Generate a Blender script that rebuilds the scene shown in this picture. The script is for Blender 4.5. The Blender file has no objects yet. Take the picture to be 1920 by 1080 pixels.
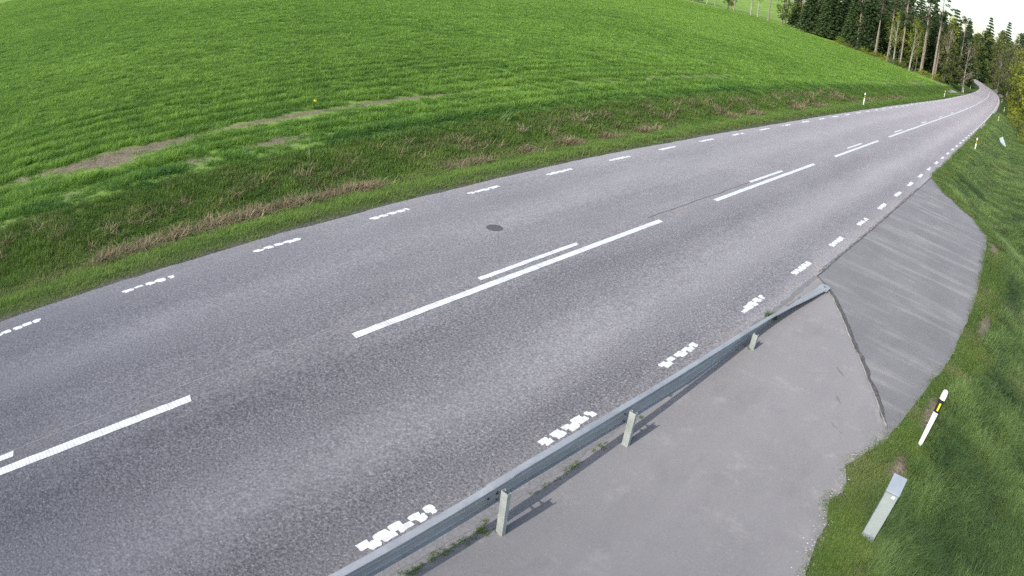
import bpy, math, random
import numpy as np
from mathutils import Matrix, Vector

S = bpy.context.scene
COL = S.collection
R = math.radians
random.seed(7)
RNG = np.random.default_rng(7)

# ------------------------------------------------------------------ camera
# a roadside traffic camera on a 6 m pole, with the strong barrel distortion of its wide lens
CAM_H, YAW, PITCH, ROLL = 6.013567, -0.7017018, 0.4676249, 0.1157660
LENS1, LENS3 = 0.0007358974 * 53.33333, 0.0559988 * (53.33333 / 1000.0) ** 3
cd = bpy.data.cameras.new("traffic_camera")
cam = bpy.data.objects.new("traffic_camera", cd)
COL.objects.link(cam)
S.camera = cam
_cy, _sy = math.cos(YAW), math.sin(YAW)
_f = Vector((_sy * math.cos(PITCH), _cy * math.cos(PITCH), -math.sin(PITCH)))
_r = Vector((_cy, -_sy, 0.0))
_u = _r.cross(_f)
_r2 = _r * math.cos(ROLL) + _u * math.sin(ROLL)
_u2 = -_r * math.sin(ROLL) + _u * math.cos(ROLL)
cam.matrix_world = Matrix(((_r2.x, _u2.x, -_f.x, 0.0), (_r2.y, _u2.y, -_f.y, 0.0), (_r2.z, _u2.z, -_f.z, CAM_H), (0, 0, 0, 1)))
cd.sensor_fit = 'HORIZONTAL'
cd.sensor_width = 36.0
cd.sensor_height = 20.25
cd.lens = 24.0
cd.clip_start = 0.05
cd.clip_end = 3000.0
cd.type = 'PANO'
pc = cd if hasattr(cd, "panorama_type") else cd.cycles
pc.panorama_type = 'FISHEYE_LENS_POLYNOMIAL'
pc.fisheye_fov = math.pi
pc.fisheye_polynomial_k0 = 0.0
pc.fisheye_polynomial_k1 = -LENS1
pc.fisheye_polynomial_k2 = 0.0
pc.fisheye_polynomial_k3 = -LENS3
pc.fisheye_polynomial_k4 = 0.0

# ------------------------------------------------------------------ light
SUN_EL = R(38.0)
SUN_AZ = R(182.5)          # clockwise from +Y: the sun stands behind the camera
wd = bpy.data.worlds.new("World")
S.world = wd
wd.use_nodes = True
nt = wd.node_tree
bg = nt.nodes["Background"]
sky = nt.nodes.new("ShaderNodeTexSky")
sky.sky_type = 'NISHITA'
sky.sun_disc = False
sky.sun_elevation = SUN_EL
sky.sun_rotation = SUN_AZ
sky.air_density = 1.2
sky.dust_density = 2.0
sky.ozone_density = 1.0
nt.links.new(sky.outputs[0], bg.inputs[0])
bg.inputs[1].default_value = 0.12
sd = bpy.data.lights.new("sun", 'SUN')
sd.energy = 2.0
sd.angle = R(0.6)
sd.color = (1.0, 0.95, 0.88)
sun = bpy.data.objects.new("sun", sd)
COL.objects.link(sun)
sdir = Vector((math.sin(SUN_AZ) * math.cos(SUN_EL), math.cos(SUN_AZ) * math.cos(SUN_EL), math.sin(SUN_EL)))
sun.rotation_euler = sdir.to_track_quat('Z', 'Y').to_euler()
sun.location = (0, -20, 30)
S.view_settings.view_transform = 'Standard'
S.view_settings.look = 'None'
S.view_settings.gamma = 1.0
S.view_settings.exposure = 0.93
S.render.engine = 'CYCLES'
S.cycles.max_bounces = 5
S.cycles.diffuse_bounces = 3
S.cycles.transmission_bounces = 3
S.cycles.use_denoising = False

# ------------------------------------------------------------------ material helpers
class NT:
    def __init__(self, name, rough=0.8, spec=0.3):
        self.m = bpy.data.materials.new(name)
        self.m.use_nodes = True
        self.t = self.m.node_tree
        self.b = self.t.nodes["Principled BSDF"]
        self.b.inputs["Roughness"].default_value = rough
        self.b.inputs["Specular IOR Level"].default_value = spec
    def n(self, typ, **kw):
        nd = self.t.nodes.new(typ)
        for k, v in kw.items():
            if k.startswith("i_"):
                nd.inputs[k[2:].replace("_", " ")].default_value = v
            else:
                setattr(nd, k, v)
        return nd
    def l(self, a, b):
        self.t.links.new(a, b)
    def noise(self, vec, scale, detail=3.0, rough=0.55):
        nd = self.n("ShaderNodeTexNoise")
        nd.inputs["Scale"].default_value = scale
        nd.inputs["Detail"].default_value = detail
        nd.inputs["Roughness"].default_value = rough
        if vec is not None:
            self.l(vec, nd.inputs["Vector"])
        return nd.outputs[0]
    def ramp(self, fac, stops, interp='LINEAR'):
        nd = self.n("ShaderNodeValToRGB")
        cr = nd.color_ramp
        cr.interpolation = interp
        while len(cr.elements) < len(stops):
            cr.elements.new(0.5)
        for e, (p, c) in zip(cr.elements, stops):
            e.position = p
            e.color = (c, c, c, 1) if isinstance(c, (int, float)) else (*c, 1)
        self.l(fac, nd.inputs[0])
        return nd.outputs[0]
    def mix(self, fac, a, b, mode='MIX'):
        nd = self.n("ShaderNodeMix", data_type='RGBA', blend_type=mode)
        for s, v in ((0, fac), (6, a), (7, b)):
            if isinstance(v, (int, float)):
                nd.inputs[s].default_value = v if s == 0 else (v, v, v, 1)
            elif isinstance(v, tuple):
                nd.inputs[s].default_value = (*v, 1)
            else:
                self.l(v, nd.inputs[s])
        return nd.outputs[2]
    def math(self, op, a, b=None, clamp=False):
        nd = self.n("ShaderNodeMath", operation=op, use_clamp=clamp)
        for s, v in ((0, a), (1, b)):
            if v is None:
                continue
            if isinstance(v, (int, float)):
                nd.inputs[s].default_value = v
            else:
                self.l(v, nd.inputs[s])
        return nd.outputs[0]
    def coords(self):
        return self.n("ShaderNodeNewGeometry").outputs["Position"]
    def mapped(self, vec, scale=(1, 1, 1), rot=(0, 0, 0)):
        nd = self.n("ShaderNodeMapping")
        nd.inputs["Scale"].default_value = scale
        nd.inputs["Rotation"].default_value = rot
        self.l(vec, nd.inputs["Vector"])
        return nd.outputs[0]
    def bump(self, h, dist, strength=1.0):
        nd = self.n("ShaderNodeBump")
        nd.inputs["Distance"].default_value = dist
        nd.inputs["Strength"].default_value = strength
        self.l(h, nd.inputs["Height"])
        self.l(nd.outputs[0], self.b.inputs["Normal"])
    def color(self, c):
        if isinstance(c, tuple):
            self.b.inputs["Base Color"].default_value = (*c, 1)
        else:
            self.l(c, self.b.inputs["Base Color"])

def sep_xyz(k, vec):
    nd = k.n("ShaderNodeSeparateXYZ")
    k.l(vec, nd.inputs[0])
    return nd.outputs

def asphalt(name, lo, mid, hi, grain=26.0, bands=True, rough=0.8, streaks=False, contrast=1.0, stain=False):
    """worn asphalt: stone grain, bleached and dark wheel tracks, blotches."""
    k = NT(name, rough, 0.35)
    pos = k.coords()
    X, Y, Z = sep_xyz(k, pos)
    if bands:
        uv = k.n("ShaderNodeUVMap")
        U, V, _ = sep_xyz(k, uv.outputs[0])          # U = metres from the road centre
        wob = k.math('MULTIPLY', k.math('SUBTRACT', k.noise(k.mapped(pos, (0.5, 0.09, 1)), 1.0, 3), 0.5), 0.9)
        u = k.math('DIVIDE', k.math('ADD', k.math('ADD', U, wob), 5.0), 10.0)
        # -4.25 .. 4.25 m  ->  .075 .. .925
        band = k.ramp(u, [(0.07, 0.66), (0.14, 0.50), (0.20, 0.42), (0.29, 0.66), (0.37, 0.36), (0.45, 0.46),
                          (0.53, 0.44), (0.615, 0.15), (0.735, 0.76), (0.83, 0.17), (0.89, 0.46), (0.93, 0.66)], 'B_SPLINE')
    else:
        band = k.ramp(k.noise(pos, 0.55, 4, 0.6), [(0.3, 0.42), (0.7, 0.62)])
    blot = k.noise(k.mapped(pos, (1, 0.22, 1)), 0.9, 6, 0.7)
    g1 = k.noise(pos, grain, 2.5, 0.75)
    g2 = k.noise(pos, grain * 3.3, 1.5, 0.6)
    vor = k.n("ShaderNodeTexVoronoi", feature='F1')
    vor.inputs["Scale"].default_value = grain * 1.7
    k.l(pos, vor.inputs["Vector"])
    amp = k.math('SUBTRACT', 1.25 * contrast, band)                    # dark bands are the coarse ones
    gsum = k.math('ADD', k.math('SUBTRACT', g1, 0.5), k.math('MULTIPLY', k.math('SUBTRACT', g2, 0.5), 0.5))
    gr = k.math('MULTIPLY', k.math('MULTIPLY', gsum, 2.25), amp)
    v = k.math('ADD', k.math('ADD', band, gr), k.math('MULTIPLY', k.math('SUBTRACT', blot, 0.5), 0.5), clamp=True)
    if streaks:
        sp = k.mapped(pos, (0.34, 2.3, 1), (0, 0, R(14)))
        st = k.ramp(k.noise(sp, 1.0, 4, 0.55), [(0.50, 0.0), (0.72, 1.0)])
        v = k.math('ADD', v, k.math('MULTIPLY', st, 0.36), clamp=True)
    c = k.ramp(v, [(0.0, lo), (0.5, mid), (1.0, hi)])
    # pale chips of stone
    chip = k.ramp(vor.outputs["Color"], [(0.86, 0.0), (0.93, 1.0)])
    c = k.mix(k.math('MULTIPLY', chip, 0.45 if bands else 0.12), c, (0.42, 0.42, 0.42))
    if bands:
        # brown dust in the gaps between the tracks and along the edges
        dust = k.ramp(k.noise(pos, 1.1, 5, 0.7), [(0.5, 0.0), (0.72, 1.0)])
        edge = k.ramp(u, [(0.08, 1.0), (0.14, 0.35), (0.2, 0.0), (0.42, 0.0), (0.485, 0.7), (0.53, 0.0), (0.86, 0.0), (0.92, 1.0)])
        c = k.mix(k.math('MULTIPLY', k.math('MULTIPLY', dust, edge), 0.5), c, (0.23, 0.195, 0.165))
        # paler and pinker further along: the glancing-light brightness is painted into the colour
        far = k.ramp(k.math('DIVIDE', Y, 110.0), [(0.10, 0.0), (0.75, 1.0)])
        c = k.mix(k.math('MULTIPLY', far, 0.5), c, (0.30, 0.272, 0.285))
    if stain:
        s1 = k.ramp(k.noise(pos, 1.7, 6, 0.7), [(0.56, 0.0), (0.7, 1.0)])
        c = k.mix(k.math('MULTIPLY', s1, 0.38), c, (0.285, 0.278, 0.275))
        s2 = k.ramp(k.noise(k.mapped(pos, (1.3, 0.6, 1)), 1.0, 5, 0.6), [(0.3, 1.0), (0.45, 0.0)])
        c = k.mix(k.math('MULTIPLY', s2, 0.40), c, (0.13, 0.127, 0.130))
    k.color(c)
    k.b.inputs["Diffuse Roughness"].default_value = 1.0
    k.bump(gr, 0.006, 0.55)
    return k.m

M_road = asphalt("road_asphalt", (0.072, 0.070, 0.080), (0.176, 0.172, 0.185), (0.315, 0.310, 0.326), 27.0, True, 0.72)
M_apron = asphalt("apron_asphalt", (0.130, 0.127, 0.131), (0.184, 0.180, 0.185), (0.238, 0.234, 0.238), 34.0, False, 0.8, contrast=0.62, stain=True)
M_patch = asphalt("smooth_asphalt", (0.090, 0.089, 0.095), (0.128, 0.127, 0.134), (0.205, 0.203, 0.210), 44.0, False, 0.75, streaks=True, contrast=0.70)

def simple(name, col, rough=0.6, metal=0.0, var=0.15, scale=8.0, bumpd=0.0, spec=0.4, dirt=None):
    k = NT(name, rough, spec)
    pos = k.coords()
    n = k.noise(pos, scale, 5, 0.65)
    lo = tuple(max(0, c * (1 - var)) for c in col)
    hi = tuple(min(1, c * (1 + var)) for c in col)
    c = k.ramp(n, [(0.3, lo), (0.7, hi)])
    if dirt:
        dn = k.ramp(k.noise(pos, scale * 1.7, 6, 0.75), [(0.52, 0.0), (0.75, 1.0)])
        c = k.mix(k.math('MULTIPLY', dn, 0.6), c, dirt)
    k.color(c)
    k.b.inputs["Metallic"].default_value = metal
    if bumpd:
        k.bump(n, bumpd, 0.6)
    return k.m

def paint_mat(name, ribs=False):
    k = NT(name, 0.6, 0.4)
    pos = k.coords()
    n = k.noise(pos, 9.0, 6, 0.7)
    c = k.ramp(n, [(0.30, (0.50, 0.50, 0.48)), (0.5, (0.72, 0.72, 0.71)), (0.75, (0.82, 0.82, 0.81))])
    chip = k.ramp(k.noise(pos, 33.0, 4, 0.8), [(0.27, 1.0), (0.33, 0.0)])
    c = k.mix(k.math('MULTIPLY', chip, 0.8), c, (0.2, 0.2, 0.2))
    if ribs:
        w = k.n("ShaderNodeTexWave", wave_type='BANDS', bands_direction='Y', wave_profile='SIN')
        w.inputs["Scale"].default_value = 5.2
        w.inputs["Distortion"].default_value = 0.4
        k.l(pos, w.inputs["Vector"])
        X, Y, Z = sep_xyz(k, pos)
        g = k.ramp(w.outputs["Fac"], [(0.1, 1.0), (0.35, 0.0)])
        c = k.mix(k.math('MULTIPLY', g, 0.30), c, (0.33, 0.32, 0.31))
        k.bump(w.outputs["Fac"], 0.004, 0.5)
    k.color(c)
    return k.m

M_paint = paint_mat("white_road_paint")
M_paint_rib = paint_mat("ribbed_white_paint", True)
M_seam = simple("crumbled_seam", (0.10, 0.095, 0.09), 0.95, var=0.5, scale=14, bumpd=0.02)
M_rubble = simple("crumbled_edge", (0.36, 0.33, 0.30), 0.95, var=0.4, scale=18, bumpd=0.02)
M_joint = simple("dusty_joint", (0.21, 0.19, 0.175), 0.95, var=0.4, scale=18, bumpd=0.02)
M_dust = simple("edge_dust", (0.205, 0.197, 0.196), 0.95, var=0.22, scale=22, bumpd=0.004)
M_fineseam = simple("fine_seam", (0.30, 0.29, 0.29), 0.9, var=0.3, scale=3)
M_darkseam = simple("dark_seam", (0.10, 0.098, 0.105), 0.9, var=0.35, scale=3)
M_cover = simple("round_cover", (0.10, 0.097, 0.10), 0.7, var=0.6, scale=45, bumpd=0.01)
M_gravel = simple("pale_gravel", (0.36, 0.33, 0.29), 0.95, var=0.35, scale=3.5, bumpd=0.03)

def galvanised(name, col, rough=0.45):
    k = NT(name, rough, 0.5)
    pos = k.coords()
    v = k.n("ShaderNodeTexVoronoi", feature='F1')
    v.inputs["Scale"].default_value = 60.0
    k.l(pos, v.inputs["Vector"])
    n = k.noise(k.mapped(pos, (1, 0.5, 2.5)), 3.0, 6, 0.7)
    c = k.ramp(n, [(0.3, tuple(x * 0.78 for x in col)), (0.7, tuple(min(1, x * 1.15) for x in col))])
    c = k.mix(0.12, c, v.outputs["Color"], 'SOFT_LIGHT')
    dirt = k.ramp(k.noise(k.mapped(pos, (1, 0.4, 3)), 4.0, 6, 0.8), [(0.56, 0.0), (0.78, 1.0)])
    c = k.mix(k.math('MULTIPLY', dirt, 0.5), c, (0.13, 0.12, 0.11))
    k.color(c)
    k.b.inputs["Metallic"].default_value = 0.22
    return k.m

M_rail = galvanised("galvanised_steel", (0.385, 0.395, 0.40), 0.55)
M_railpost = galvanised("weathered_galvanised_steel", (0.40, 0.43, 0.41), 0.55)
M_bolt = simple("dark_steel", (0.08, 0.08, 0.085), 0.6, 0.5)
M_white = simple("white_plastic", (0.78, 0.79, 0.76), 0.45, var=0.06, scale=12, dirt=(0.42, 0.44, 0.36))
M_black = simple("black_plastic", (0.02, 0.02, 0.022), 0.5)
M_yellow = simple("amber_reflector", (0.78, 0.72, 0.03), 0.25, var=0.1)
M_box = simple("grey_sheet_metal", (0.33, 0.375, 0.375), 0.5, 0.15, var=0.1, scale=5, dirt=(0.30, 0.33, 0.31))
M_lid = simple("bluish_sheet_metal", (0.27, 0.31, 0.35), 0.42, 0.25, var=0.08, scale=6)
M_panel = simple("pale_blue_panel", (0.40, 0.47, 0.48), 0.5, var=0.08)
M_sticker = simple("white_sticker", (0.72, 0.74, 0.74), 0.4, var=0.05)
M_rock = simple("grey_rock", (0.17, 0.16, 0.155), 0.95, var=0.45, scale=1.2, bumpd=0.25)
M_bark = simple("pale_bark", (0.27, 0.23, 0.19), 0.95, var=0.4, scale=3, bumpd=0.03)
M_birch = simple("birch_bark", (0.33, 0.31, 0.28), 0.9, var=0.2, scale=3, dirt=(0.08, 0.07, 0.06))
M_darkbark = simple("dark_bark", (0.13, 0.11, 0.09), 0.95, var=0.4, scale=3, bumpd=0.03)

def leaf_mat(name, c0, c1, trans=0.3, tint=True, noise_scale=0.5, dry=None, tipcol=None):
    """leaves and blades: colour differs from plant to plant (a tint carried by each copy)."""
    k = NT(name, 0.6, 0.25)
    pos = k.coords()
    n = k.noise(pos, noise_scale, 4, 0.6)
    if tint:
        at = k.n("ShaderNodeAttribute", attribute_type='INSTANCER', attribute_name='tint')
        fac = k.math('ADD', k.math('MULTIPLY', at.outputs["Fac"], 0.75), k.math('MULTIPLY', k.math('SUBTRACT', n, 0.375), 0.6), clamp=True)
    else:
        oi = k.n("ShaderNodeObjectInfo")
        fac = k.math('ADD', k.math('MULTIPLY', oi.outputs["Random"], 0.5), k.math('MULTIPLY', k.math('SUBTRACT', n, 0.25), 0.9), clamp=True)
    c = k.ramp(fac, [(0.0, c0), (1.0, c1)])
    if dry is not None:
        at2 = k.n("ShaderNodeAttribute", attribute_type='INSTANCER', attribute_name='dry')
        c = k.mix(at2.outputs["Fac"], c, dry)
    k.color(c)
    tr = k.n("ShaderNodeBsdfTranslucent")
    k.l(c, tr.inputs["Color"]) if not isinstance(c, tuple) else None
    mx = k.n("ShaderNodeMixShader")
    mx.inputs[0].default_value = trans
    out = k.t.nodes["Material Output"]
    k.l(k.b.outputs[0], mx.inputs[1])
    k.l(tr.outputs[0], mx.inputs[2])
    k.l(mx.outputs[0], out.inputs["Surface"])
    return k.m

M_crop = leaf_mat("crop_blade", (0.105, 0.225, 0.030), (0.330, 0.520, 0.092), 0.42, dry=(0.035, 0.130, 0.035))
M_verge = leaf_mat("verge_blade", (0.080, 0.165, 0.028), (0.210, 0.320, 0.062), 0.35, dry=(0.33, 0.28, 0.145))
M_ditch = leaf_mat("ditch_blade", (0.034, 0.098, 0.026), (0.230, 0.350, 0.095), 0.3, dry=(0.30, 0.25, 0.15))
M_straw = leaf_mat("straw", (0.17, 0.13, 0.065), (0.52, 0.45, 0.27), 0.25, dry=(0.17, 0.12, 0.065))
M_conifer = leaf_mat("conifer_needles", (0.022, 0.048, 0.018), (0.075, 0.120, 0.040), 0.15, tint=False, noise_scale=0.35)
M_spring = leaf_mat("spring_leaves", (0.150, 0.200, 0.025), (0.400, 0.430, 0.055), 0.4, tint=False, noise_scale=0.3)
M_broad = leaf_mat("broad_leaves", (0.075, 0.110, 0.025), (0.190, 0.220, 0.060), 0.35, tint=False, noise_scale=0.3)
M_bud = leaf_mat("budding_twigs", (0.120, 0.110, 0.070), (0.240, 0.225, 0.140), 0.2, tint=False, noise_scale=0.3)
M_flower = simple("yellow_petals", (0.75, 0.72, 0.03), 0.6)

# ------------------------------------------------------------------ object helpers
def tag(o, label=None, cat=None, group=None, kind=None):
    if label: o["label"] = label
    if cat: o["category"] = cat
    if group: o["group"] = group
    if kind: o["kind"] = kind
    return o

def link(name, me, mat=None, parent=None, loc=None, rot=None, smooth=False):
    o = bpy.data.objects.new(name, me)
    COL.objects.link(o)
    if me is not None and mat is not None and not me.materials:
        me.materials.append(mat)
    if smooth and me is not None:
        me.polygons.foreach_set("use_smooth", [True] * len(me.polygons))
    if parent: o.parent = parent
    if loc: o.location = loc
    if rot: o.rotation_euler = rot
    return o

def mesh(name, verts, faces):
    me = bpy.data.meshes.new(name)
    me.from_pydata([tuple(map(float, v)) for v in verts], [], faces)
    me.update()
    return me

def empty(name, loc, rot=(0, 0, 0)):
    o = bpy.data.objects.new(name, None)
    o.empty_display_size = 0.2
    COL.objects.link(o)
    o.location = loc
    o.rotation_euler = rot
    return o

class MB:
    def __init__(s):
        s.v = []; s.f = []
    def add(s, vs, fs):
        b = len(s.v)
        s.v += [tuple(map(float, q)) for q in vs]
        s.f += [tuple(i + b for i in f) for f in fs]
    def box(s, x0, y0, z0, x1, y1, z1):
        s.add([(x0, y0, z0), (x1, y0, z0), (x1, y1, z0), (x0, y1, z0), (x0, y0, z1), (x1, y0, z1), (x1, y1, z1), (x0, y1, z1)],
              [(0, 3, 2, 1), (4, 5, 6, 7), (0, 1, 5, 4), (1, 2, 6, 5), (2, 3, 7, 6), (3, 0, 4, 7)])
    def prism(s, pts, z0, z1, top=None):
        n = len(pts); tp = top or pts
        s.add([(x, y, z0) for x, y in pts] + [(x, y, z1) for x, y in tp],
              [tuple(range(n - 1, -1, -1)), tuple(range(n, 2 * n))] + [(i, (i + 1) % n, n + (i + 1) % n, n + i) for i in range(n)])
    def tube(s, pts, rads, n=7):
        pts = [Vector(p) for p in pts]
        b = len(s.v); 
        for i, p in enumerate(pts):
            d = (pts[min(i + 1, len(pts) - 1)] - pts[max(i - 1, 0)]).normalized()
            a = d.cross(Vector((0.3, 1, 0.1))).normalized(); c = d.cross(a)
            for j in range(n):
                t = 2 * math.pi * j / n
                s.v.append(tuple(p + (a * math.cos(t) + c * math.sin(t)) * rads[i]))
        for i in range(len(pts) - 1):
            for j in range(n):
                s.f.append((b + i * n + j, b + i * n + (j + 1) % n, b + (i + 1) * n + (j + 1) % n, b + (i + 1) * n + j))
        s.f.append(tuple(b + j for j in range(n - 1, -1, -1)))
        s.f.append(tuple(b + (len(pts) - 1) * n + j for j in range(n)))
    def build(s, name, mat, parent=None, **kw):
        return link(name, mesh(name, s.v, s.f), mat, parent, **kw)

def bevel(o, w, seg=2):
    md = o.modifiers.new("b", 'BEVEL')
    md.width = w; md.segments = seg; md.limit_method = 'ANGLE'; md.angle_limit = R(35)

# ------------------------------------------------------------------ lie of the land
CY = np.array([-80, -40, 0, 25, 50, 75, 100, 125, 150, 175, 200, 225, 260, 290, 310, 334, 352, 385, 420, 460, 520, 600, 720], float)
CX = np.array([-8.08, -8.08, -8.08, -8.10, -8.15, -8.28, -8.55, -8.95, -9.45, -10.05, -10.8, -11.9, -13.6, -15.9, -18.5, -21.8, -24.7, -31, -40, -54, -82, -125, -190], float)
def _smooth_curve():
    yy = np.arange(-80, 721, 1.0)
    xx = np.interp(yy, CY, CX)
    k = np.hanning(41); k /= k.sum()
    pad = np.concatenate([np.full(20, xx[0]), xx, xx[-1] + (np.arange(20) + 1) * (xx[-1] - xx[-2])])
    return yy, np.convolve(pad, k, 'valid')
_YY, _XX = _smooth_curve()
def xc(y): return np.interp(y, _YY, _XX)
def slope(y): return (xc(np.asarray(y) + 1.0) - xc(np.asarray(y) - 1.0)) / 2.0
def zc(y):
    y = np.asarray(y, float)
    return np.interp(y, [0, 20, 40, 60, 80, 100, 150, 200, 250, 300, 350, 400, 800], [0, -.024, -.096, -.216, -.384, -.60, -.88, -1.12, -1.36, -1.45, -1.35, -1.1, 1.0])
def crown(u): return np.maximum(-0.012, 0.068 - 0.0181 * np.abs(u))

LU = [-260, -60, -20, -9.6, -8.3, -7.2, -6.6, -6.0, -4.9, -4.3, -3.9, 0, 3.9]
LZ = [0.5, 0.15, 0.06, 0.03, -0.22, -0.46, -0.50, -0.42, -0.10, -0.045, -0.05, -0.06, -0.05]
def vn(x, y, s, seed=0):
    """cheap smooth value noise, -1..1"""
    x = np.asarray(x, float) / s + seed * 17.3; y = np.asarray(y, float) / s - seed * 9.1
    xi = np.floor(x); yi = np.floor(y); fx = x - xi; fy = y - yi
    fx = fx * fx * (3 - 2 * fx); fy = fy * fy * (3 - 2 * fy)
    def h(a, b):
        t = np.sin(a * 127.1 + b * 311.7 + seed * 3.7) * 43758.5453
        return (t - np.floor(t)) * 2 - 1
    return (h(xi, yi) * (1 - fx) + h(xi + 1, yi) * fx) * (1 - fy) + (h(xi, yi + 1) * (1 - fx) + h(xi + 1, yi + 1) * fx) * fy

AP = [(-3.885, -14), (-3.885, 34.6), (-3.45, 33.6), (-2.75, 31.9), (-1.95, 30.6), (-1.2, 29.4), (-0.55, 28.3), (-0.12, 27.3),
      (0.02, 25.0), (0.14, 22.0), (0.21, 19.2), (0.20, 17.0), (0.13, 14.9), (0.0, 13.7), (-0.16, 12.8), (-0.28, 11.5), (-0.42, 10.3),
      (-0.62, 9.6), (-0.80, 9.05), (-0.62, 8.5), (-0.74, 8.1), (-0.55, 7.6), (-0.52, 7.2), (-0.36, 6.5), (-0.28, 5.0), (-0.25, 2.0), (-0.25, -14)]
_apy = np.array([q[1] for q in AP[1:]][::-1]); _apx = np.array([q[0] for q in AP[1:]][::-1])
def apron_edge(y):                      # x of the paved edge on the camera's side of the road
    return np.where(np.asarray(y) < 34.6, np.interp(y, _apy, _apx), -3.9 + (xc(y) - xc(34.6)) + 0.05)

def ground_z(x, y):
    x = np.asarray(x, float); y = np.asarray(y, float)
    c = np.cos(np.arctan(slope(y)))
    u = (x - xc(y)) * c
    left = np.interp(u, LU, LZ)
    e = (x - apron_edge(y)) * c
    right = np.interp(e, [-60, -0.02, 0.10, 0.7, 1.6, 2.6, 4.0, 6.0, 12, 40, 300], [-0.03, -0.03, -0.02, -0.12, -0.50, -0.95, -1.0, -0.6, -0.1, 1.0, 2.0])
    z = np.where(u < 3.9, left, right)
    off = np.clip((np.abs(u) - 9) / 10, 0, 1)
    z = z + zc(y) + 0.05 * vn(x, y, 7.0, 1) * off + 0.25 * vn(x, y, 45.0, 2) * np.clip((np.abs(u) - 25) / 40, 0, 1)
    z = z + np.clip((y - 360) / 120, 0, 1.2) * 9.0 * np.clip((np.abs(u) - 9) / 25, 0, 1)
    z = z + np.clip((y - 95) / 60, 0, 1) * np.clip((u - 14) / 30, 0, 1) * 5.0
    rough = np.where((u < -4.8) | (e > 0.3), 1.0, 0.0)
    return z + 0.018 * vn(x, y, 0.6, 3) * rough

us = np.concatenate([np.arange(-330, -60, 15), np.arange(-60, -24, 3), np.arange(-24, -10, 0.5), np.arange(-10, -3.9, 0.2),
                     np.arange(-3.9, 3.9, 1.3), np.arange(3.9, 14, 0.25), np.arange(14, 30, 2), np.arange(30, 331, 15)])
ys = np.concatenate([np.arange(-60, -8, 4), np.arange(-8, 40, 0.3), np.arange(40, 80, 1), np.arange(80, 200, 2.5), np.arange(200, 720, 8)])
def build_ground():
    U, Y = np.meshgrid(us, ys)
    X = xc(Y) + U
    Z = ground_z(X, Y)
    n, m = len(us), len(ys)
    v = np.stack([X.ravel(), Y.ravel(), Z.ravel()], 1)
    a = np.arange(m - 1)[:, None] * n + np.arange(n - 1)[None, :]
    f = np.stack([a.ravel(), (a + 1).ravel(), (a + n + 1).ravel(), (a + n).ravel()], 1)
    me = mesh("ground", v, f.tolist())
    # cover masks: soil (bare earth), dryness, kind of growth
    u = (X - xc(Y)).ravel(); x = X.ravel(); y = Y.ravel()
    at = me.attributes.new("soil", 'FLOAT', 'POINT')
    at.data.foreach_set("value", soil_mask(x, y).astype(np.float32))
    at = me.attributes.new("fieldness", 'FLOAT', 'POINT')
    at.data.foreach_set("value", np.clip((-u - 8.6) / 0.8, 0, 1).astype(np.float32))
    at = me.attributes.new("dust", 'FLOAT', 'POINT')
    e = x - apron_edge(y)
    d = np.exp(-((u + 4.35) / 0.22) ** 2) + 0.7 * np.exp(-((e - 0.02) / 0.12) ** 2)
    at.data.foreach_set("value", np.clip(d, 0, 1).astype(np.float32))
    k = NT("ground_cover", 0.95, 0.1)
    pos = k.coords()
    att = lambda nm: k.n("ShaderNodeAttribute", attribute_name=nm).outputs["Fac"]
    n1 = k.noise(pos, 1.6, 6, 0.7); n2 = k.noise(pos, 14.0, 4, 0.7); n3 = k.noise(k.mapped(pos, (0.5, 0.08, 1)), 1.0, 5, 0.6)
    grass = k.ramp(n1, [(0.3, (0.035, 0.065, 0.014)), (0.7, (0.085, 0.125, 0.028))])
    crop = k.ramp(k.math('ADD', k.math('MULTIPLY', n3, 0.6), k.math('MULTIPLY', n2, 0.4)), [(0.36, (0.115, 0.205, 0.036)), (0.64, (0.270, 0.400, 0.085))])
    c = k.mix(att("fieldness"), grass, crop)
    soil = k.ramp(k.math('ADD', k.math('MULTIPLY', n2, 0.7), k.math('MULTIPLY', n1, 0.3)), [(0.35, (0.10, 0.078, 0.055)), (0.5, (0.205, 0.165, 0.118)), (0.68, (0.31, 0.255, 0.19))])
    c = k.mix(k.math('ADD', att("soil"), k.math('MULTIPLY', k.math('SUBTRACT', n2, 0.5), k.math('MULTIPLY', att("soil"), 0.8)), clamp=True), c, soil)
    c = k.mix(att("dust"), c, k.ramp(n2, [(0.4, (0.07, 0.062, 0.058)), (0.6, (0.16, 0.145, 0.13))]))
    k.color(c)
    k.bump(k.math('ADD', n2, k.math('MULTIPLY', n1, 2.0)), 0.05, 0.8)
    o = link("ground", me, k.m, smooth=True)
    tag(o, kind="structure")
    return o

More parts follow.
